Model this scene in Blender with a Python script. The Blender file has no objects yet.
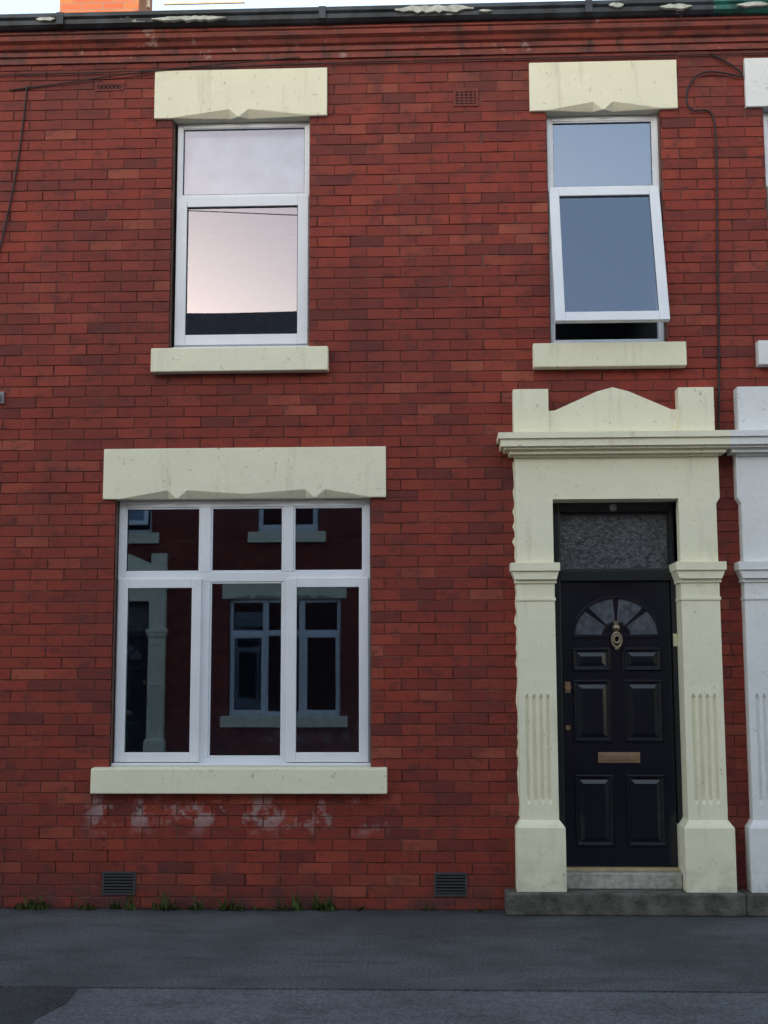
import bpy, bmesh, math, random
from mathutils import Matrix, Vector
random.seed(11)
scene=bpy.context.scene
COL=scene.collection

# ------------------------------------------------------------------ materials
class M:
    def __init__(s,name,rough=0.6,spec=0.5,metal=0.0):
        s.m=bpy.data.materials.new(name); s.m.use_nodes=True
        s.t=s.m.node_tree; s.n=s.t.nodes; s.l=s.t.links
        s.b=s.n['Principled BSDF']
        s.b.inputs['Roughness'].default_value=rough
        s.b.inputs['Specular IOR Level'].default_value=spec
        s.b.inputs['Metallic'].default_value=metal
        s.tc=s.n.new('ShaderNodeTexCoord')
    def link(s,a,b): s.l.new(a,b)
    def mapping(s,scale):
        mp=s.n.new('ShaderNodeMapping'); mp.inputs['Scale'].default_value=scale
        s.link(s.tc.outputs['Object'],mp.inputs['Vector']); return mp.outputs['Vector']
    def noise(s,scale,detail=2,rough=0.55,vec=None,dist=0.0):
        n=s.n.new('ShaderNodeTexNoise'); n.inputs['Scale'].default_value=scale
        n.inputs['Detail'].default_value=detail; n.inputs['Roughness'].default_value=rough
        n.inputs['Distortion'].default_value=dist
        s.link(vec if vec is not None else s.tc.outputs['Object'],n.inputs['Vector']); return n.outputs['Fac']
    def rng(s,val,a,b,c=0.0,d=1.0):
        n=s.n.new('ShaderNodeMapRange'); s.link(val,n.inputs['Value'])
        for k,v in zip(('From Min','From Max','To Min','To Max'),(a,b,c,d)): n.inputs[k].default_value=v
        return n.outputs['Result']
    def ramp(s,val,stops,const=False):
        n=s.n.new('ShaderNodeValToRGB'); e=n.color_ramp.elements
        while len(e)<len(stops): e.new(0.5)
        for i,(p,c) in enumerate(stops):
            e[i].position=p; e[i].color=(*c,1)
        s.link(val,n.inputs['Fac']); return n.outputs['Color']
    def mix(s,fac,a,b,mode='MIX'):
        n=s.n.new('ShaderNodeMix'); n.data_type='RGBA'; n.blend_type=mode
        for k,v in ((0,fac),(6,a),(7,b)):
            if isinstance(v,(int,float)): n.inputs[k].default_value=v
            elif isinstance(v,tuple): n.inputs[k].default_value=(*v,1)
            else: s.link(v,n.inputs[k])
        return n.outputs[2]
    def math(s,op,a,b=0.0):
        n=s.n.new('ShaderNodeMath'); n.operation=op
        for i,v in enumerate((a,b)):
            if isinstance(v,(int,float)): n.inputs[i].default_value=v
            else: s.link(v,n.inputs[i])
        return n.outputs[0]
    def xyz(s):
        n=s.n.new('ShaderNodeSeparateXYZ'); s.link(s.tc.outputs['Object'],n.inputs[0]); return n.outputs
    def color(s,c):
        if isinstance(c,tuple): s.b.inputs['Base Color'].default_value=(*c,1)
        else: s.link(c,s.b.inputs['Base Color'])
    def bump(s,h,dist,strength=1.0):
        n=s.n.new('ShaderNodeBump'); n.inputs['Distance'].default_value=dist; n.inputs['Strength'].default_value=strength
        s.link(h,n.inputs['Height']); s.link(n.outputs[0],s.b.inputs['Normal'])

def mk_brick():
    m=M('red_brick',0.7,0.35)
    at=m.n.new('ShaderNodeAttribute'); at.attribute_name='tone'
    c=m.ramp(at.outputs['Fac'],[(0,(.15,.026,.020)),(.12,(.21,.031,.021)),(.3,(.26,.035,.020)),(.7,(.295,.040,.022)),(.92,(.33,.052,.028)),(1,(.36,.080,.045))])
    soot=m.rng(m.noise(.9,3,.6),.40,.70,0,.55)
    c=m.mix(soot,c,(.115,.025,.022))
    v=m.mapping((3.0,3.0,.5)); streak=m.rng(m.noise(1.2,3,.6,v),.5,.75,0,.45)
    c=m.mix(streak,c,(.12,.028,.024))
    vb=m.mapping((1,1,1.8)); blot=m.rng(m.noise(7.5,5,.75,vb),.51,.64,0,.68)
    c=m.mix(blot,c,(.080,.021,.021))
    sp=m.noise(110,2,.7); c=m.mix(1.0,c,m.ramp(sp,[(.25,(.66,.66,.66)),(.75,(1.26,1.26,1.26))]),'MULTIPLY')
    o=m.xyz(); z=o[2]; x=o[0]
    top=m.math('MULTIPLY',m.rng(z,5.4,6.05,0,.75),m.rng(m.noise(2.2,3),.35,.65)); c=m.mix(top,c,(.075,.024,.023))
    zm=m.math('MULTIPLY',m.rng(z,.46,.60),m.rng(z,.68,.78,1,0))
    xm=m.math('MULTIPLY',m.rng(x,-2.1,-1.95),m.rng(x,-.05,.12,1,0))
    ef=m.math('MULTIPLY',m.rng(m.noise(4.3,5,.7),.52,.60),m.math('MULTIPLY',zm,xm))
    c=m.mix(m.math('MULTIPLY',ef,.6),c,(.42,.36,.36))
    scv=m.mapping((2.2,1,7)); sc=m.math('MULTIPLY',m.rng(m.noise(5,4,.75,scv),.65,.72),.45)
    c=m.mix(sc,c,(.42,.25,.22))
    base=m.math('MULTIPLY',m.rng(z,.34,.0),m.rng(m.noise(5,3),.35,.6,0,.75))
    c=m.mix(base,c,(.055,.035,.033))
    m.color(c); m.bump(sp,.003,.6)
    return m.m
def mk_mortar():
    m=M('mortar',.95,.1); c=m.ramp(m.noise(5,3),[(.35,(.09,.032,.026)),(.7,(.24,.11,.09))]); m.color(c); return m.m
def mk_stone(name,base,dirt=(.42,.36,.24),amt=1.0):
    m=M(name,.62,.35)
    c=m.mix(m.rng(m.noise(2.3,3,.6),.35,.75,0,.4*amt),base,tuple(x*.84 for x in base))
    v=m.mapping((9,9,1.1)); st=m.rng(m.noise(1.3,4,.65,v),.57,.8,0,.40*amt)
    c=m.mix(st,c,dirt)
    n26=m.noise(22,4,.8)
    sp=m.rng(n26,.635,.68,0,.6*amt); c=m.mix(sp,c,tuple(x*.55 for x in dirt))
    z=m.xyz()[2]
    gr=m.math('MULTIPLY',m.rng(z,.40,.12),m.rng(m.noise(7,3),.4,.62,0,.5)); c=m.mix(gr,c,(.2,.19,.14))
    m.color(c); m.bump(m.math('ADD',m.noise(9,2,.6),m.math('MULTIPLY',n26,.4)),.008,.7)
    return m.m
def mk_upvc():
    m=M('white_upvc',.32,.5); c=m.mix(m.rng(m.noise(4,3),.4,.75,0,.4),(.80,.81,.85),(.64,.66,.70)); m.color(c); return m.m
def mk_plain(name,c,rough=.6,spec=.5,metal=0,var=.25,scale=12,bump=.001):
    m=M(name,rough,spec,metal); c2=tuple(x*(1-var) for x in c)
    n=m.noise(scale,3,.6)
    m.color(m.mix(m.rng(n,.35,.7),c,c2)); m.bump(n if scale>20 else m.noise(scale*6,1),bump); return m.m
def mk_glass(name,fac,tint,wav=.0002,rough=0.0,nscale=1.7):
    m=bpy.data.materials.new(name); m.use_nodes=True; t=m.node_tree; t.nodes.clear(); n=t.nodes
    o=n.new('ShaderNodeOutputMaterial'); mx=n.new('ShaderNodeMixShader'); tr=n.new('ShaderNodeBsdfTransparent'); g=n.new('ShaderNodeBsdfGlossy')
    g.inputs['Color'].default_value=(*tint,1); g.inputs['Roughness'].default_value=rough
    tr.inputs['Color'].default_value=(.72,.8,.86,1)
    fr=n.new('ShaderNodeFresnel'); fr.inputs['IOR'].default_value=1.45
    mr=n.new('ShaderNodeMapRange'); mr.inputs['From Min'].default_value=.03; mr.inputs['From Max'].default_value=1; mr.inputs['To Min'].default_value=fac; mr.inputs['To Max'].default_value=1
    t.links.new(fr.outputs[0],mr.inputs['Value']); t.links.new(mr.outputs[0],mx.inputs[0])
    tc=n.new('ShaderNodeTexCoord'); ns=n.new('ShaderNodeTexNoise'); ns.inputs['Scale'].default_value=nscale; ns.inputs['Detail'].default_value=1
    t.links.new(tc.outputs['Object'],ns.inputs['Vector']); b=n.new('ShaderNodeBump'); b.inputs['Distance'].default_value=wav
    t.links.new(ns.outputs['Fac'],b.inputs['Height']); t.links.new(b.outputs[0],g.inputs['Normal'])
    t.links.new(tr.outputs[0],mx.inputs[1]); t.links.new(g.outputs[0],mx.inputs[2]); t.links.new(mx.outputs[0],o.inputs[0]); return m
def mk_cornice():
    m=M('weathered_red_paint',.6,.35)
    v=m.mapping((2,2,9)); c=m.mix(m.rng(m.noise(1.5,4,.65,v),.4,.65),(.28,.055,.038),(.12,.036,.030))
    v2=m.mapping((7,7,1)); c=m.mix(m.rng(m.noise(1.4,4,.7,v2),.52,.70,0,.8),c,(.05,.03,.03))
    n=m.noise(5,5,.7)
    c=m.mix(m.rng(n,.62,.66,0,.5),c,(.42,.33,.30)); m.color(c); m.bump(n,.008); return m.m
def mk_gutter(name,base):
    m=M(name,.5,.4); v=m.mapping((1,1,3.0))
    fl=m.rng(m.noise(1.35,5,.62,v),.60,.62); n=m.noise(6,3); c=m.mix(m.rng(n,.4,.6),base,tuple(x*.4 for x in base))
    c=m.mix(fl,c,(.62,.63,.55)); m.color(c); m.bump(n,.006); return m.m
def mk_asphalt(name,a,b):
    m=M(name,.85,.3)
    c=m.mix(m.rng(m.noise(.8,4,.6),.42,.58),a,b)
    v=m.mapping((1,2.2,1)); c=m.mix(m.rng(m.noise(1.9,5,.7,v),.50,.64,0,.65),c,tuple(x*.5 for x in a))
    y=m.xyz()[1]; wf=m.math('MULTIPLY',m.rng(y,-.32,-.02),m.rng(m.noise(3,3),.3,.6,.2,.8)); c=m.mix(wf,c,(.03,.03,.03))
    sp=m.noise(60,3,.85); c=m.mix(1.0,c,m.ramp(sp,[(.32,(.45,.45,.45)),(.5,(1,1,1)),(.70,(1.8,1.8,1.8))]),'MULTIPLY')
    m.color(c); m.bump(sp,.008,.9); return m.m

BR=mk_brick(); MO=mk_mortar()
CREAM=mk_stone('cream_painted_stone',(.87,.82,.62)); WHITE=mk_stone('white_painted_stone',(.80,.80,.79),(.5,.49,.45))
UPVC=mk_upvc(); GL=mk_glass('window_glass',.15,(.90,.86,1)); GLG=mk_glass('blue_tinted_window_glass',.20,(.58,.74,.95),.00012); GLU=mk_glass('upper_window_glass',.21,(.68,.80,1.0),.00025)
GASK=mk_plain('rubber_gasket',(.03,.03,.035)); REV=mk_plain('reveal_brown',(.16,.09,.07))
DOOR=mk_plain('black_door_paint',(.007,.009,.016),.16,.5,0,.3,5,.0004); DFR=mk_plain('dark_door_frame',(.012,.016,.018),.3)
GREEN=mk_plain('green_door_paint',(.02,.09,.07),.3)
BRASS=mk_plain('aged_brass',(.42,.27,.17),.4,.5,.7); STEEL=mk_plain('tarnished_metal',(.34,.28,.20),.4,.5,.8)
TAN=mk_plain('threshold_timber',(.50,.40,.22),.5); PLAST=mk_plain('cream_plastic',(.75,.70,.45),.4)
CONC=mk_plain('step_concrete',(.46,.44,.39),.9,.2,0,.45,22,.004); SLAB=mk_plain('dark_stone_plinth',(.15,.14,.125),.9,.2,0,.65,9,.006)
CORN=mk_cornice(); GUT=mk_gutter('dark_gutter_paint',(.045,.055,.07)); GUTG=mk_gutter('green_gutter_paint',(.02,.16,.13))
FLAKE=mk_plain('peeling_white_paint',(.62,.63,.55),.8,.3,0,.5,14)
SLATE=mk_plain('roof_slate',(.07,.075,.085),.6,.4,0,.5,3); ROOM=mk_plain('room_plaster',(.36,.40,.47),.9); VENT=mk_plain('dark_vent',(.05,.05,.055),.7)
ADDED_BLIND=mk_plain('added_pale_blind',(.66,.68,.72),.9,.2,0,.35,5)
TERRA=mk_plain('terracotta_vent',(.19,.04,.03),.8); DARK=mk_plain('vent_void',(.008,.008,.008),1)
ASPH=mk_asphalt('pavement_asphalt',(.108,.110,.117),(.072,.074,.079)); ROAD=mk_asphalt('road_asphalt',(.135,.142,.155),(.110,.116,.127)); PATCH=mk_asphalt('dark_asphalt',(.06,.062,.066),(.045,.047,.05))
KERB=mk_plain('kerb_stone',(.13,.13,.135),.9,.2,0,.4,10,.004); CABLE=mk_plain('black_cable',(.015,.014,.014),.6); LEAF=mk_plain('weed_leaf',(.10,.15,.045),.6,.3,0,.5,30)
GREYP=mk_plain('grey_plastic',(.3,.3,.3),.5)
POT=mk_plain('clay_pot',(.35,.14,.07),.8)
FANG=mk_plain('leaded_fan_glass',(.10,.115,.14),.22,.8,0,.6,26,.004)
OBS=mk_plain('obscured_fanlight_glass',(.095,.105,.115),.25,.7,0,.8,34,.006)
CHIM=M('chimney_brick',.8,.3)
_bt=CHIM.n.new('ShaderNodeTexBrick'); _mp=CHIM.n.new('ShaderNodeMapping'); _mp.inputs['Rotation'].default_value=(math.radians(90),0,0)
CHIM.link(CHIM.tc.outputs['Object'],_mp.inputs['Vector']); CHIM.link(_mp.outputs[0],_bt.inputs['Vector'])
_bt.inputs['Scale'].default_value=1; _bt.inputs['Brick Width'].default_value=.23; _bt.inputs['Row Height'].default_value=.077; _bt.inputs['Mortar Size'].default_value=.006
_bt.inputs['Color1'].default_value=(.45,.15,.06,1); _bt.inputs['Color2'].default_value=(.32,.09,.05,1); _bt.inputs['Mortar'].default_value=(.2,.15,.12,1)
CHIM.color(_bt.outputs['Color']); CHIM=CHIM.m

# ------------------------------------------------------------------ mesh builder
MIR=[1,0]
class MB:
    def __init__(s): s.v=[];s.f=[]
    def box(s,x0,x1,y0,y1,z0,z1,tf=None):
        b=len(s.v)
        for x,y,z in ((x0,y0,z0),(x1,y0,z0),(x1,y1,z0),(x0,y1,z0),(x0,y0,z1),(x1,y0,z1),(x1,y1,z1),(x0,y1,z1)):
            p=Vector((x,y,z)); s.v.append(tf@p if tf else p)
        for q in ((0,3,2,1),(4,5,6,7),(0,1,5,4),(1,2,6,5),(2,3,7,6),(3,0,4,7)): s.f.append(tuple(b+i for i in q))
        return s
    def ring(s,x0,x1,z0,z1,w,y0,y1,tf=None):
        s.box(x0,x0+w,y0,y1,z0,z1,tf); s.box(x1-w,x1,y0,y1,z0,z1,tf)
        s.box(x0+w,x1-w,y0+.0015,y1,z0,z0+w,tf); s.box(x0+w,x1-w,y0+.0015,y1,z1-w,z1,tf); return s
    def quad(s,x0,x1,y,z0,z1,tf=None):
        b=len(s.v)
        for x,z in ((x0,z0),(x1,z0),(x1,z1),(x0,z1)):
            p=Vector((x,y,z)); s.v.append(tf@p if tf else p)
        s.f.append((b,b+1,b+2,b+3)); return s
    def loft(s,sections):
        b=len(s.v);n=len(sections[0])
        for pr in sections:
            for p in pr: s.v.append(Vector(p))
        for k in range(len(sections)-1):
            for i in range(n):
                a=b+k*n; s.f.append((a+i,a+(i+1)%n,a+n+(i+1)%n,a+n+i))
        s.f.append(tuple(range(b,b+n))); e=b+(len(sections)-1)*n; s.f.append(tuple(range(e+n-1,e-1,-1))); return s
    def poly(s,pts,y0,y1): return s.loft([[(x,y,z) for x,z in pts] for y in (y0,y1)])
    def profx(s,sections): return s.loft([[(x,y,z) for y,z in pr] for x,pr in sections])
    def lathe(s,cx,cy,cz,prof,axis='y',seg=20):
        b=len(s.v);n=len(prof)
        for i in range(seg):
            a=2*math.pi*i/seg
            for r,h in prof:
                if axis=='y': s.v.append(Vector((cx+r*math.cos(a),cy+h,cz+r*math.sin(a))))
                else: s.v.append(Vector((cx+r*math.cos(a),cy+r*math.sin(a),cz+h)))
        for i in range(seg):
            j=(i+1)%seg
            for k in range(n-1): s.f.append((b+i*n+k,b+j*n+k,b+j*n+k+1,b+i*n+k+1))
        return s
    def torus(s,cx,cy,cz,R,r,sx=1,sz=1,seg=24):
        b=len(s.v)
        for i in range(seg):
            a=2*math.pi*i/seg
            for k in range(8):
                t=2*math.pi*k/8; rr=R+r*math.cos(t)
                s.v.append(Vector((cx+sx*rr*math.cos(a),cy+r*math.sin(t),cz+sz*rr*math.sin(a))))
        for i in range(seg):
            for k in range(8):
                s.f.append((b+i*8+k,b+((i+1)%seg)*8+k,b+((i+1)%seg)*8+(k+1)%8,b+i*8+(k+1)%8))
        return s
    def done(s,name,mat,parent=None,bevel=0,smooth=False,seg=2):
        me=bpy.data.meshes.new(name)
        me.from_pydata([(MIR[0]*p.x+MIR[1],p.y,p.z) for p in s.v],[],s.f)
        bm=bmesh.new(); bm.from_mesh(me); bmesh.ops.recalc_face_normals(bm,faces=bm.faces)
        if bevel:
            es=[e for e in bm.edges if len(e.link_faces)==2 and e.calc_face_angle(0)>math.radians(38)]
            bmesh.ops.bevel(bm,geom=es,offset=bevel,segments=seg,affect='EDGES',profile=.5,clamp_overlap=True)
        bm.to_mesh(me); bm.free()
        me.materials.append(mat); o=bpy.data.objects.new(name,me); COL.objects.link(o)
        if parent: o.parent=parent
        if smooth:
            for p in me.polygons: p.use_smooth=True
        return o
def empty(name):
    e=bpy.data.objects.new(name,None); COL.objects.link(e); return e

# ------------------------------------------------------------------ facade brickwork
CW,CH,J=.236,.0768,.0065
OPEN=[(-1.535,-.53,3.86,5.61),(1.178,1.993,3.86,5.61),(-1.891,-.09,.93,2.81),(1.15,2.02,.13,2.77)]
LINT=[(-1.668,-.406,5.592,5.955),(1.061,2.117,5.592,5.957),(-1.974,.014,2.793,3.150)]
XA,XM=-2.95,2.36
def mir(r): return (2*XM-r[1],2*XM-r[0],r[2],r[3])
def subtract(rects,h):
    out=[]
    for a,b,c,d in rects:
        if h[0]>=b or h[1]<=a or h[2]>=d or h[3]<=c: out.append((a,b,c,d)); continue
        if h[2]>c: out.append((a,b,c,h[2]))
        if h[3]<d: out.append((a,b,h[3],d))
        lo,hi=max(c,h[2]),min(d,h[3])
        if h[0]>a: out.append((a,h[0],lo,hi))
        if h[1]<b: out.append((h[1],b,lo,hi))
    return out
def brickwork(x0,x1,ops,parent):
    v=[];f=[];tone=[]
    rows=int(6.06/CH)+1
    for r in range(rows):
        z0=r*CH; off=(0 if r%2 else CW/2)
        k=int((x0-1)/CW)-2
        while True:
            bx=k*CW+off+XA; k+=1
            cx=bx+CW/2
            if cx<x0: continue
            if cx>=x1: break
            a,b=bx+J/2,bx+CW-J/2; c,d=z0+J/2,z0+CH-J/2
            jz=random.uniform(-.0014,.0014); jx=random.uniform(-.0035,.0035)
            ps=[(a+jx,b+jx,c+jz,d+jz)]
            for h in ops: ps=subtract(ps,h)
            t=random.random(); t=.12*random.random() if t<.10 else (t if t<.9 else .9+.1*random.random())
            ty=random.uniform(-.0018,.0012); tl=[random.uniform(-.0009,.0009) for _ in range(4)]
            for a2,b2,c2,d2 in ps:
                if b2-a2<.01 or d2-c2<.01: continue
                q=len(v); e=.0022
                for i,(x,z) in enumerate(((a2+e,c2+e),(b2-e,c2+e),(b2-e,d2-e),(a2+e,d2-e))): v.append((x,ty+tl[i],z))
                for i,(x,z) in enumerate(((a2,c2),(b2,c2),(b2,d2),(a2,d2))): v.append((x,ty+tl[i]+e,z))
                for x,z in ((a2,c2),(b2,c2),(b2,d2),(a2,d2)): v.append((x,.1,z))
                f.append((q,q+1,q+2,q+3))
                for i in range(4):
                    j=(i+1)%4
                    f.append((q+i,q+4+i,q+4+j,q+j)); f.append((q+4+i,q+8+i,q+8+j,q+4+j))
                tone.extend([t]*9)
    me=bpy.data.meshes.new('bricks'); me.from_pydata(v,[],f)
    at=me.attributes.new('tone','FLOAT','FACE'); at.data.foreach_set('value',tone)
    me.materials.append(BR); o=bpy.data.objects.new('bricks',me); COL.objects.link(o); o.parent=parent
    cells=[(x0,x1,0,6.1)]
    for h in ops: cells=subtract(cells,h)
    mb=MB()
    for a,b,c,d in cells: mb.box(a,b,.0055,.22,c,d)
    mb.done('wall_core',MO,parent)

# ------------------------------------------------------------------ house parts
def stone_lintel(mb,x0,x1,z0,z1,nodes,edge=.12):
    yf,yb=-.03,.215
    st=[(x0,0),(x0+edge,0)]
    for i,n in enumerate(nodes):
        st+= [(n-.07,1),(n-.008,0),(n+.008,0),(n+.07,1)]
        if i<len(nodes)-1:
            mid=(n+nodes[i+1])/2; st+=[(mid-.02,.45),(mid+.02,.45)]
    st+=[(x1-edge,0),(x1,0)]
    mb.profx([(x,[(yb,z1),(yf,z1),(yf,z0+.010+.050*c),(yf+.002+.045*c,z0+.002*c),(yb,z0)]) for x,c in st])

def build_house(parent,paint,gut,doormat,x0,x1,opened,chimney):
    P=parent
    s=MB(); stone_lintel(s,-1.669,-.405,5.591,5.956,[-1.05]); stone_lintel(s,1.06,2.118,5.591,5.958,[1.585]); stone_lintel(s,-1.975,.015,2.792,3.151,[-1.45,-.48])
    s.done('lintels',paint,P,.004)
    s=MB()
    for a,b,z0,z1 in ((-1.646,-.389,3.691,3.872),(1.05,2.113,3.691,3.872),(-1.998,.018,.769,.945)):
        s.profx([(x,[(.12,z1+.012),(.03,z1),(-.075,z1-.008),(-.08,z0),(.05,z0)]) for x in (a,b)])
    s.done('window_sills',paint,P,.007)
    fr=MB(); gl=MB(); gk=MB(); rv=MB(); gg=MB(); gu=MB()
    def light(x0,x1,z0,z1,y,tf=None,g=None):
        (g or gl).quad(x0-.01,x1+.01,y,z0-.01,z1+.01,tf); gk.ring(x0-.004,x1+.004,z0-.004,z1+.004,.006,y-.012,y-.001,tf)
    fr.ring(-1.512,-.536,3.888,5.588,.034,.07,.14); fr.box(-1.478,-.57,.072,.14,4.985,5.044)
    fr.ring(-1.506,-.545,3.915,5.022,.076,.05,.092); fr.ring(-1.482,-.566,5.036,5.56,.012,.076,.1)
    light(-1.427,-.624,3.994,4.943,.075); light(-1.468,-.579,5.05,5.547,.095)
    fr.box(-1.52,-.53,.035,.069,3.878,3.897)
    fr.ring(1.185,1.988,3.888,5.588,.036,.07,.14); fr.box(1.221,1.952,.072,.14,4.985,5.05)
    light(1.232,1.94,5.062,5.541,.095,None,gu); fr.ring(1.221,1.952,5.05,5.553,.011,.076,.1)
    fr.box(1.18,1.99,.035,.069,3.878,3.897)
    tf=Matrix.Translation((0,.047,5.03))
    if opened: tf=tf@Matrix.Rotation(math.radians(-14.5),4,'X')
    fr.ring(1.192,1.975,-1.095,0,.070,-.022,.022,tf); light(1.262,1.905,-1.025,-.07,.0,tf,gu)
    fr.ring(-1.880,-.10,.957,2.79,.045,.07,.14); fr.box(-1.835,-.145,.072,.14,2.215,2.283)
    for a,b in ((-1.298,-1.226),(-.711,-.641)):
        fr.box(a,b,.071,.14,2.283,2.745); fr.box(a,b,.071,.14,1.002,2.215)
    for a,b in ((-1.835,-1.298),(-1.226,-.711),(-.641,-.145)):
        fr.ring(a,b,2.283,2.745,.013,.078,.1); light(a+.013,b-.013,2.296,2.732,.095,None,gg)
    fr.ring(-1.226,-.711,1.002,2.215,.013,.078,.1); light(-1.213,-.724,1.015,2.202,.095,None,gg)
    fr.ring(-1.868,-1.283,.972,2.238,.066,.048,.09); light(-1.802,-1.349,1.038,2.172,.073,None,gg)
    fr.ring(-.679,-.112,.972,2.238,.066,.048,.09); light(-.613,-.178,1.038,2.172,.073,None,gg)
    fr.box(-1.885,-.095,.03,.069,.948,.966)
    fr.done('window_frames',UPVC,P,.004); gk.done('window_gaskets',GASK,P); gl.done('window_glass',GL,P); gg.done('tinted_window_glass',GLG,P); gu.done('bedroom_window_glass',GLU,P)
    MB().box(-1.47,-.575,.16,.168,5.0,5.58).done('added_pale_blind',ADDED_BLIND,P)  # pale panel added behind the top light to brighten its glass
    for a,b,z0,z1 in OPEN[:3]:
        rv.box(a+.001,a+.006,.02,.2,z0,z1-.021); rv.box(b-.006,b-.001,.02,.2,z0,z1-.021)
    rv.done('window_reveals',REV,P)
    r=MB()
    for z0,z1 in ((.02,2.92),(3.1,5.95)):
        r.quad(x0+.1,x1-.1,3.8,z0,z1)
        for z in (z0,z1):
            b=len(r.v); r.v+= [Vector((x0+.1,.23,z)),Vector((x1-.1,.23,z)),Vector((x1-.1,3.8,z)),Vector((x0+.1,3.8,z))]; r.f.append((b,b+1,b+2,b+3))
        for x in (x0+.1,.35,x1-.1):
            b=len(r.v); r.v+= [Vector((x,.23,z0)),Vector((x,3.8,z0)),Vector((x,3.8,z1)),Vector((x,.23,z1))]; r.f.append((b,b+1,b+2,b+3))
    r.done('rooms',ROOM,P)
    # door surround
    s=MB()
    for a,b,pa,pb,ca,cb in ((.908,1.165,.876,1.203,.866,1.200),(2.018,2.277,1.984,2.312,1.980,2.318)):
        s.loft([[(xa,.16,z),(xa,yf,z),(xb,yf,z),(xb,.16,z)] for xa,xb,yf,z in ((pa,pb,-.14,.144),(pa,pb,-.14,.555),(pa+.012,pb-.012,-.13,.572),(a-.003,b+.003,-.105,.602))])
        n=4; w=(b-a-.07)/n
        def prof(z,dp,sc=1):
            pts=[(b,.16,z),(a,.16,z),(a,-.1,z)]
            for i in range(n):
                cx=a+.035+w*(i+.5); r=w*.33*sc
                for k in range(7):
                    t=math.pi*k/6; pts.append((cx-r*math.cos(t),-.1+dp*math.sin(t),z))
            pts.append((b,-.1,z)); return pts
        s.loft([prof(.60,0.0003),prof(.705,.0003,.5),prof(.735,.017),prof(1.405,.017),prof(1.435,.0003,.5),prof(2.062,.0003)])
        s.box(a-.006,b+.006,-.108,.16,2.062,2.082)
        s.box(a,b,-.1,.16,2.082,2.18)
        s.box(a-.012,b+.012,-.112,.16,2.18,2.205)
        s.poly([(a-.012,2.205),(b+.012,2.205),(cb-.006,2.262),(ca+.006,2.262)],-.135,.16)
        s.box(ca,cb,-.15,.16,2.262,2.318)
    s.poly([(.910,2.318),(1.163,2.318),(1.163,2.757),(2.020,2.757),(2.020,2.318),(2.275,2.318),(2.275,2.72),(2.30,2.76),(2.30,3.046),(.910,3.046)],-.097,.16)
    for e,z0,z1 in ((.0,3.046,3.064),(.04,3.064,3.092),(.075,3.092,3.108),(.1,3.108,3.160),(.118,3.160,3.202)):
        s.box(.908-e,min(2.30+e,2.3595),-.12-e,.05,z0,z1)
    s.box(.902,1.145,-.12,.02,3.202,3.527); s.box(2.037,2.279,-.12,.02,3.202,3.527)
    s.poly([(1.145,3.202),(2.037,3.202),(2.037,3.375),(1.99,3.378),(1.70,3.508),(1.59,3.538),(1.48,3.508),(1.19,3.378),(1.145,3.375)],-.10,.02)
    # ragged paint edge brushed onto the brick beside the surround
    zs=[.62+i*.035 for i in range(70)]
    ed=[(.908-abs(random.gauss(.004,.006)),z) for z in zs]
    s.poly(ed+[(.915,zs[-1]),(.915,zs[0])],-.0042,.004)
    s.done('door_surround',paint,P,.005)
    s=MB(); s.box(1.166,1.222,.09,.2,.25,2.756); s.box(1.985,2.017,.09,.2,.25,2.756)
    s.box(1.222,1.985,.092,.2,2.69,2.756); s.box(1.222,1.985,.085,.2,2.208,2.285); s.ring(1.222,1.985,2.285,2.69,.012,.115,.15)
    s.done('door_frame',DFR,P,.004)
    MB().quad(1.226,1.981,.135,2.29,2.686).done('fanlight_glass',OBS,P)
    s=MB(); yl=.128; s.box(1.226,1.981,yl,.17,.268,2.204)
    def panel(a,b,z0,z1):
        def rr(i,y): return [(a+i,y,z0+i),(b-i,y,z0+i),(b-i,y,z1-i),(a+i,y,z1-i)]
        s.loft([rr(0,yl-.0005),rr(.006,yl-.013),rr(.018,yl-.013),rr(.030,yl-.001),rr(.036,yl-.001),rr(.062,yl-.010)])
    for a,b in ((1.295,1.563),(1.645,1.913)):
        for z0,z1 in ((.40,.885),(1.10,1.53),(1.585,1.75)): panel(a,b,z0,z1)
    cx,cz=1.605,1.835
    def arc(rx,rz,t0,t1,n): return [(cx+rx*math.cos(t0+(t1-t0)*i/n),cz+rz*math.sin(t0+(t1-t0)*i/n)) for i in range(n+1)]
    for rx,rz,w in ((.285,.25,.020),(.082,.075,.014)):
        A=arc(rx,rz,0,math.pi,28); B=arc(rx+w,rz+w,0,math.pi,28)
        for i in range(28): s.poly([A[i],A[i+1],B[i+1],B[i]],yl-.011,yl-.0005)
    s.box(cx-.305,cx+.305,yl-.0105,yl-.0005,cz-.02,cz)
    s.done('door_leaf',doormat,P,.0015)
    g=MB()
    for k in range(4):
        t0=math.pi*k/4+.07; t1=math.pi*(k+1)/4-.07
        if k==0: t0=.02
        if k==3: t1=math.pi-.02
        g.poly(arc(.284,.249,t0,t1,10)+arc(.1,.093,t0,t1,6)[::-1],yl-.003,yl-.0004)
    g.done('door_fan_glass',FANG,P)
    s=MB(); s.box(1.46,1.745,yl-.008,yl,.962,1.034); s.box(1.48,1.725,yl-.013,yl-.008,.977,1.019); s.done('letterbox',BRASS,P,.003)
    s=MB(); s.lathe(cx,yl,1.885,[(0,-.035),(.018,-.033),(.028,-.018),(.03,0)]); s.torus(cx,yl-.02,1.80,.042,.009,.8,1.2); s.torus(cx,yl-.022,1.805,.020,.007,1,1.3); s.lathe(cx,yl-.02,1.742,[(0,-.018),(.013,-.012),(.018,0),(.013,.012),(0,.02)]); s.box(cx-.016,cx+.016,yl-.012,yl,1.85,1.93)
    s.done('door_knocker',STEEL,P,0,True)
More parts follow.
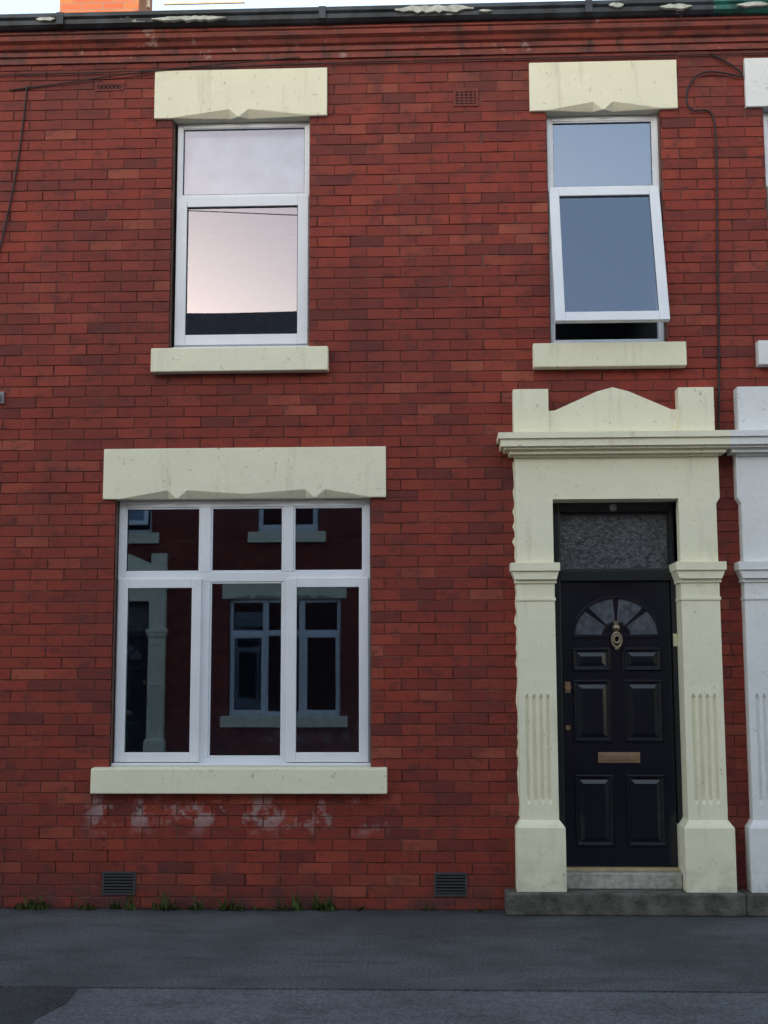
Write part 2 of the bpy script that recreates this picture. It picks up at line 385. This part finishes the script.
    s=MB(); s.lathe(1.262,yl,1.478,[(0,-.02),(.02,-.02),(.024,-.006),(.026,0)]); s.box(1.243,1.281,yl-.006,yl,1.44,1.515); s.lathe(1.258,yl,1.20,[(0,-.012),(.016,-.012),(.02,0)]); s.done('door_locks',BRASS,P)
    s=MB(); s.lathe(1.60,.092,2.722,[(0,-.012),(.022,-.012),(.026,-.004),(.027,0)]); s.done('door_number_disc',GREYP,P)
    s=MB(); s.box(1.988,2.016,.07,.09,1.755,1.84); s.lathe(2.002,.07,1.80,[(0,-.006),(.006,-.006),(.006,0)]); s.done('door_bell',PLAST,P)
    s=MB(); s.box(1.222,1.985,.06,.2,.2505,.268); s.done('threshold',TAN,P,.003)
    s=MB(); s.box(1.205,1.981,-.03,.16,.144,.2495); s.done('door_step',CONC,P,.01,seg=3)
    s=MB(); s.box(.80,2.3585,-.19,.16,0,.1432); s.done('plinth_slab',SLAB,P,.012,seg=3)
    s=MB(); d=MB()
    for a,b in ((-1.918,-1.690),(.330,.552)):
        z0,z1=.092,.246; d.box(a+.01,b-.01,-.004,.05,z0+.01,z1-.01); s.ring(a,b,z0,z1,.014,-.012,.02)
        for i in range(6):
            z=z0+.02+i*.0205; s.box(a+.014,b-.014,-.010,.01,z,z+.009)
    s.done('air_vents',VENT,P)
    s=MB(); a,b,z0,z1=.512,.692,5.648,5.786; d.box(a+.004,b-.004,-.004,.05,z0+.004,z1-.004); s.ring(a,b,z0,z1,.016,-.009,.02)
    for i in range(1,6): s.box(a+.016,b-.016,-.008,.01,z0+.004+i*.0215,z0+.015+i*.0215)
    for i in range(1,5): s.box(a+.006+i*.033,a+.016+i*.033,-.0085,.01,z0+.016,z1-.016)
    a,b,z0,z1=-2.111,-1.905,5.822,5.886; d.box(a+.004,b-.004,-.004,.05,z0+.004,z1-.004); s.ring(a,b,z0,z1,.013,-.008,.02)
    for i in range(6):
        for q in (-1,1):
            x=a+.03+i*.03; s.poly([(x-.003+q*.012,z0+.013),(x+.003+q*.012,z0+.013),(x+.003-q*.012,z1-.013),(x-.003-q*.012,z1-.013)],-.0065+q*.0004,.01)
    s.done('terracotta_vents',TERRA,P); d.done('vent_voids',DARK,P)
    s=MB(); pr=[(.1,6.035),(-.018,6.035),(-.022,6.075),(-.04,6.082),(-.044,6.112),(-.07,6.124),(-.085,6.15),(-.115,6.168),(-.12,6.20),(-.135,6.206),(-.135,6.228),(.1,6.228)]
    s.profx([(x0,pr),(x1,pr)]); s.done('cornice',CORN,P)
    s=MB(); pr=[(-.09,6.2285),(-.17,6.2285),(-.20,6.245),(-.205,6.275),(-.225,6.29),(-.225,6.318),(-.21,6.318),(-.19,6.25),(-.11,6.25),(-.09,6.318),(-.08,6.318)]
    s.profx([(x0,pr),(x1,pr)])
    for i in range(3):
        x=x0+.6+i*1.9; s.box(x,x+.05,-.229,-.1,6.232,6.322)
    s.done('gutter',gut,P)
    s=MB()
    for a,b,z0,z1 in ((.10,.66,6.25,6.315),(-1.66,-1.12,6.235,6.275),(-2.5,-2.36,6.26,6.29),(1.62,1.72,6.26,6.3),(1.98,2.2,6.24,6.28),(.7,.78,6.25,6.27)):
        n=max(4,int((b-a)/.03)); pt=[];pb=[]
        for i in range(n+1):
            x=a+(b-a)*i/n; e=min(1,4*min(i,n-i)/n); m_=(z0+z1)/2
            pt.append((x+random.uniform(-.006,.006),m_+(z1-m_)*(.2+.8*e)*random.uniform(.5,1))); pb.append((x+random.uniform(-.006,.006),m_-(m_-z0)*(.2+.8*e)*random.uniform(.3,1)))
        s.poly(pb+pt[::-1],-.2275,-.19)
    s.done('peeling_paint',FLAKE,P)
    s=MB(); pr=[(-.13,6.27),(-.13,6.295),(4.5,8.80),(9.13,6.295),(9.13,6.27),(4.5,8.76)]
    s.profx([(x0,pr),(x1,pr)]); s.done('roof',SLATE,P)
    s=MB(); s.profx([(x,[(8.7,0),(8.7,6.3),(9.0,6.3),(9.0,0)]) for x in (x0,x1)])
    pr=[(.23,0),(.23,6.28),(4.5,8.7),(8.69,6.3),(8.69,0)]
    s.profx([(x0+.001,pr),(x0+.06,pr)]); s.profx([(x1-.06,pr),(x1-.001,pr)]); s.done('rear_and_party_walls',MO,P)
    if chimney:
        s=MB(); a,b=-3.70,-2.83; s.box(a,b,4.2,4.85,8.2,9.75); s.box(a-.04,b+.04,4.16,4.89,9.75,9.9); s.done('chimney_stack',CHIM,P)
        s=MB()
        for i in range(4):
            s.lathe(a+.14+i*.195,4.52,9.9,[(.085,0),(.07,.1),(.065,.34),(.08,.36),(.08,.4),(.055,.4),(.055,.1)],'z',14)
        s.done('chimney_pots',POT,P,0,True)

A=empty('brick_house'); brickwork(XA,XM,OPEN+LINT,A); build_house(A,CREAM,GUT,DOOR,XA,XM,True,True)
B=empty('brick_house.001'); brickwork(XM,2*XM-XA,[mir(o) for o in OPEN+LINT],B)
MIR[:]=[-1,2*XM]; build_house(B,WHITE,GUTG,GREEN,XA,XM,False,False); MIR[:]=[1,0]
idx=[2]
def dup(src,loc,rot=0):
    e=empty('brick_house.%03d'%idx[0]); idx[0]+=1; e.location=loc; e.rotation_euler=(0,0,rot)
    for ch in list(src.children):
        o=bpy.data.objects.new(ch.name.split('.')[0],ch.data); COL.objects.link(o); o.parent=e
PER=2*(XM-XA)
dup(B,(-PER,0,0)); dup(A,(PER,0,0))
for s_,k in ((A,0),(B,0),(A,1),(B,1),(A,-1)): dup(s_,(-3.04+k*PER,-11.4,0),math.pi)

# ------------------------------------------------------------------ ground
g=MB(); g.v=[Vector((-400,-400,-.16)),Vector((400,-400,-.16)),Vector((400,400,-.16)),Vector((-400,400,-.16))]; g.f=[(0,1,2,3)]
g.done('ground',ASPH)
MB().box(-120,120,-9.0,-2.20,-.15,-.008).done('road',ROAD)
s=MB(); top=[(-2.02,-2.203),(-1.47,-2.203),(-1.44,-2.5),(-1.50,-2.8),(-1.42,-3.4),(-2.1,-3.4),(-2.05,-2.9),(-2.08,-2.5)]
s.loft([[(x,y,z) for x,y in top] for z in (-.02,-.0045)]); s.done('road_patch',PATCH)
MB().box(-120,120,-2.1995,.2,-.12,0).done('pavement',ASPH)
MB().box(-120,120,-11.6,-9.16,-.12,.03).done('pavement.001',ASPH)
def kerb(name,y0,y1):
    s=MB(); x=-40
    while x<40: s.box(x+.003,x+.912,y0,y1,-.15,.033+random.uniform(-.002,.002)); x+=.915
    s.done(name,KERB,None,.012)
kerb('kerb',-9.158,-9.002)

# ------------------------------------------------------------------ weeds along the wall foot
s=MB()
def blade(x,y,h,lean,w,az):
    d=Vector((math.cos(az),math.sin(az),0)); sd=Vector((-d.y,d.x,0))
    b=len(s.v)
    for i in range(4):
        t=i/3; c=Vector((x,y,0))+d*lean*t*t+Vector((0,0,h*t-.25*t*t*lean))
        ww=w*(.6+1.2*t if t<.5 else 1.2*(1.02-t)*2)/2
        s.v.append(c-sd*ww); s.v.append(c+sd*ww)
    for i in range(3): s.f.append((b+2*i,b+2*i+1,b+2*i+3,b+2*i+2))
for k in range(56):
    if k<44: x=random.choice([-2.38,-1.98,-1.75,-1.5,-1.42,-1.3,-1.02,-.72,-.62,-.4])+random.gauss(0,.045)
    else: x=random.uniform(-2.7,.75)
    y=-.012-random.random()*.05; big=random.random()**2*(1 if k<44 else .3)
    n=random.randint(6,14)
    for i in range(n):
        h=random.uniform(.02,.05)+big*.15*random.random(); blade(x+random.gauss(0,.018),y+random.gauss(0,.006),h,random.uniform(.01,.07),random.uniform(.005,.02),random.uniform(math.pi,2*math.pi))
s.done('weeds',LEAF)

# ------------------------------------------------------------------ cables
def cable(name,pts,r,mat=CABLE):
    cu=bpy.data.curves.new(name,'CURVE'); cu.dimensions='3D'; cu.bevel_depth=r; cu.bevel_resolution=2
    sp=cu.splines.new('NURBS'); sp.points.add(len(pts)-1); sp.order_u=4; sp.use_endpoint_u=True
    for i,p in enumerate(pts): sp.points[i].co=(*p,1)
    cu.materials.append(mat); o=bpy.data.objects.new(name,cu); COL.objects.link(o); return o
cable('facade_cable',[(-6,-.012,6.02),(-2.83,-.012,5.93),(-1,-.038,5.985),(.5,-.02,6.0),(3,-.03,5.99),(7,-.02,6.0)],.005)
cable('facade_cable.001',[(-2.62,-.012,5.87),(-2.64,-.014,5.5),(-2.70,-.014,5.0),(-2.78,-.014,4.63),(-2.9,-.012,4.0)],.006)
cable('facade_cable.002',[(-2.75,-.012,5.84),(-2.6,-.014,5.86),(-2.3,-.014,5.88),(-1.8,-.04,5.955),(-.6,-.045,6.03)],.005)
cable('facade_cable.003',[(2.36,-.02,6.0),(2.50,-.03,5.93),(2.66,-.03,5.78),(2.45,-.03,5.86),(2.26,-.03,5.87),(2.16,-.03,5.70),(2.20,-.03,5.54),(2.34,-.02,5.6),(2.385,-.015,5.5),(2.385,-.012,5.2),(2.36,-.012,4.4),(2.35,-.012,3.7),(2.325,-.012,3.2)],.007)
s=MB(); s.lathe(-2.755,-.03,3.533,[(0,-.03),(.03,-.028),(.036,-.01),(.036,.03)]); s.box(-2.80,-2.71,-.02,.0,3.49,3.575); s.done('cable_junction_box',GREYP,None)
cable('overhead_cable',[(-9,-5.5,7.6),(-3,-6.0,7.1),(4,-6.5,6.9),(14,-7,7.3)],.006)
s=MB(); s.box(-2.79,-2.76,4.4,4.43,8.9,10.6); s.box(-2.79,-1.55,4.4,4.42,10.5,10.52)
for i in range(9): x=-2.65+i*.12; s.box(x,x+.012,4.1,4.72,10.505,10.517)
s.box(-2.6,-1.7,4.4,4.42,8.93,8.945); s.done('tv_aerial',STEEL)

# ------------------------------------------------------------------ camera
yaw=math.radians(2.3)
R=Matrix.Rotation(yaw,3,'Z')@Matrix.Rotation(math.radians(97.3),3,'X')@Matrix.Rotation(math.radians(-.15),3,'Z')
cd=bpy.data.cameras.new('camera'); cam=bpy.data.objects.new('camera',cd); COL.objects.link(cam)
cam.matrix_world=Matrix.Translation((8.9*math.tan(yaw),-8.9,1.55))@R.to_4x4()
cd.sensor_fit='VERTICAL'; cd.sensor_height=36; cd.lens=1288/1024*36; cd.clip_end=2000; scene.camera=cam

# ------------------------------------------------------------------ light
EL,AZ=math.radians(6.5),math.radians(200)
w=bpy.data.worlds.new('World'); scene.world=w; w.use_nodes=True; nt=w.node_tree; bg=nt.nodes['Background']
sk=nt.nodes.new('ShaderNodeTexSky'); sk.sky_type='NISHITA'; sk.sun_disc=False; sk.sun_elevation=EL; sk.sun_rotation=AZ; sk.air_density=1.0; sk.dust_density=1.0; sk.ozone_density=1.3
hs=nt.nodes.new('ShaderNodeHueSaturation'); hs.inputs['Saturation'].default_value=.66
nt.links.new(sk.outputs[0],hs.inputs['Color']); nt.links.new(hs.outputs[0],bg.inputs['Color']); bg.inputs['Strength'].default_value=.68
sl=bpy.data.lights.new('sun','SUN'); so=bpy.data.objects.new('sun',sl); COL.objects.link(so); sl.energy=3.0; sl.angle=math.radians(.5); sl.color=(1,.68,.42)
d=Vector((-math.sin(AZ)*math.cos(EL),-math.cos(AZ)*math.cos(EL),-math.sin(EL))); so.rotation_euler=d.to_track_quat('-Z','Y').to_euler()
scene.view_settings.view_transform='Standard'; scene.view_settings.look='None'; scene.view_settings.exposure=0
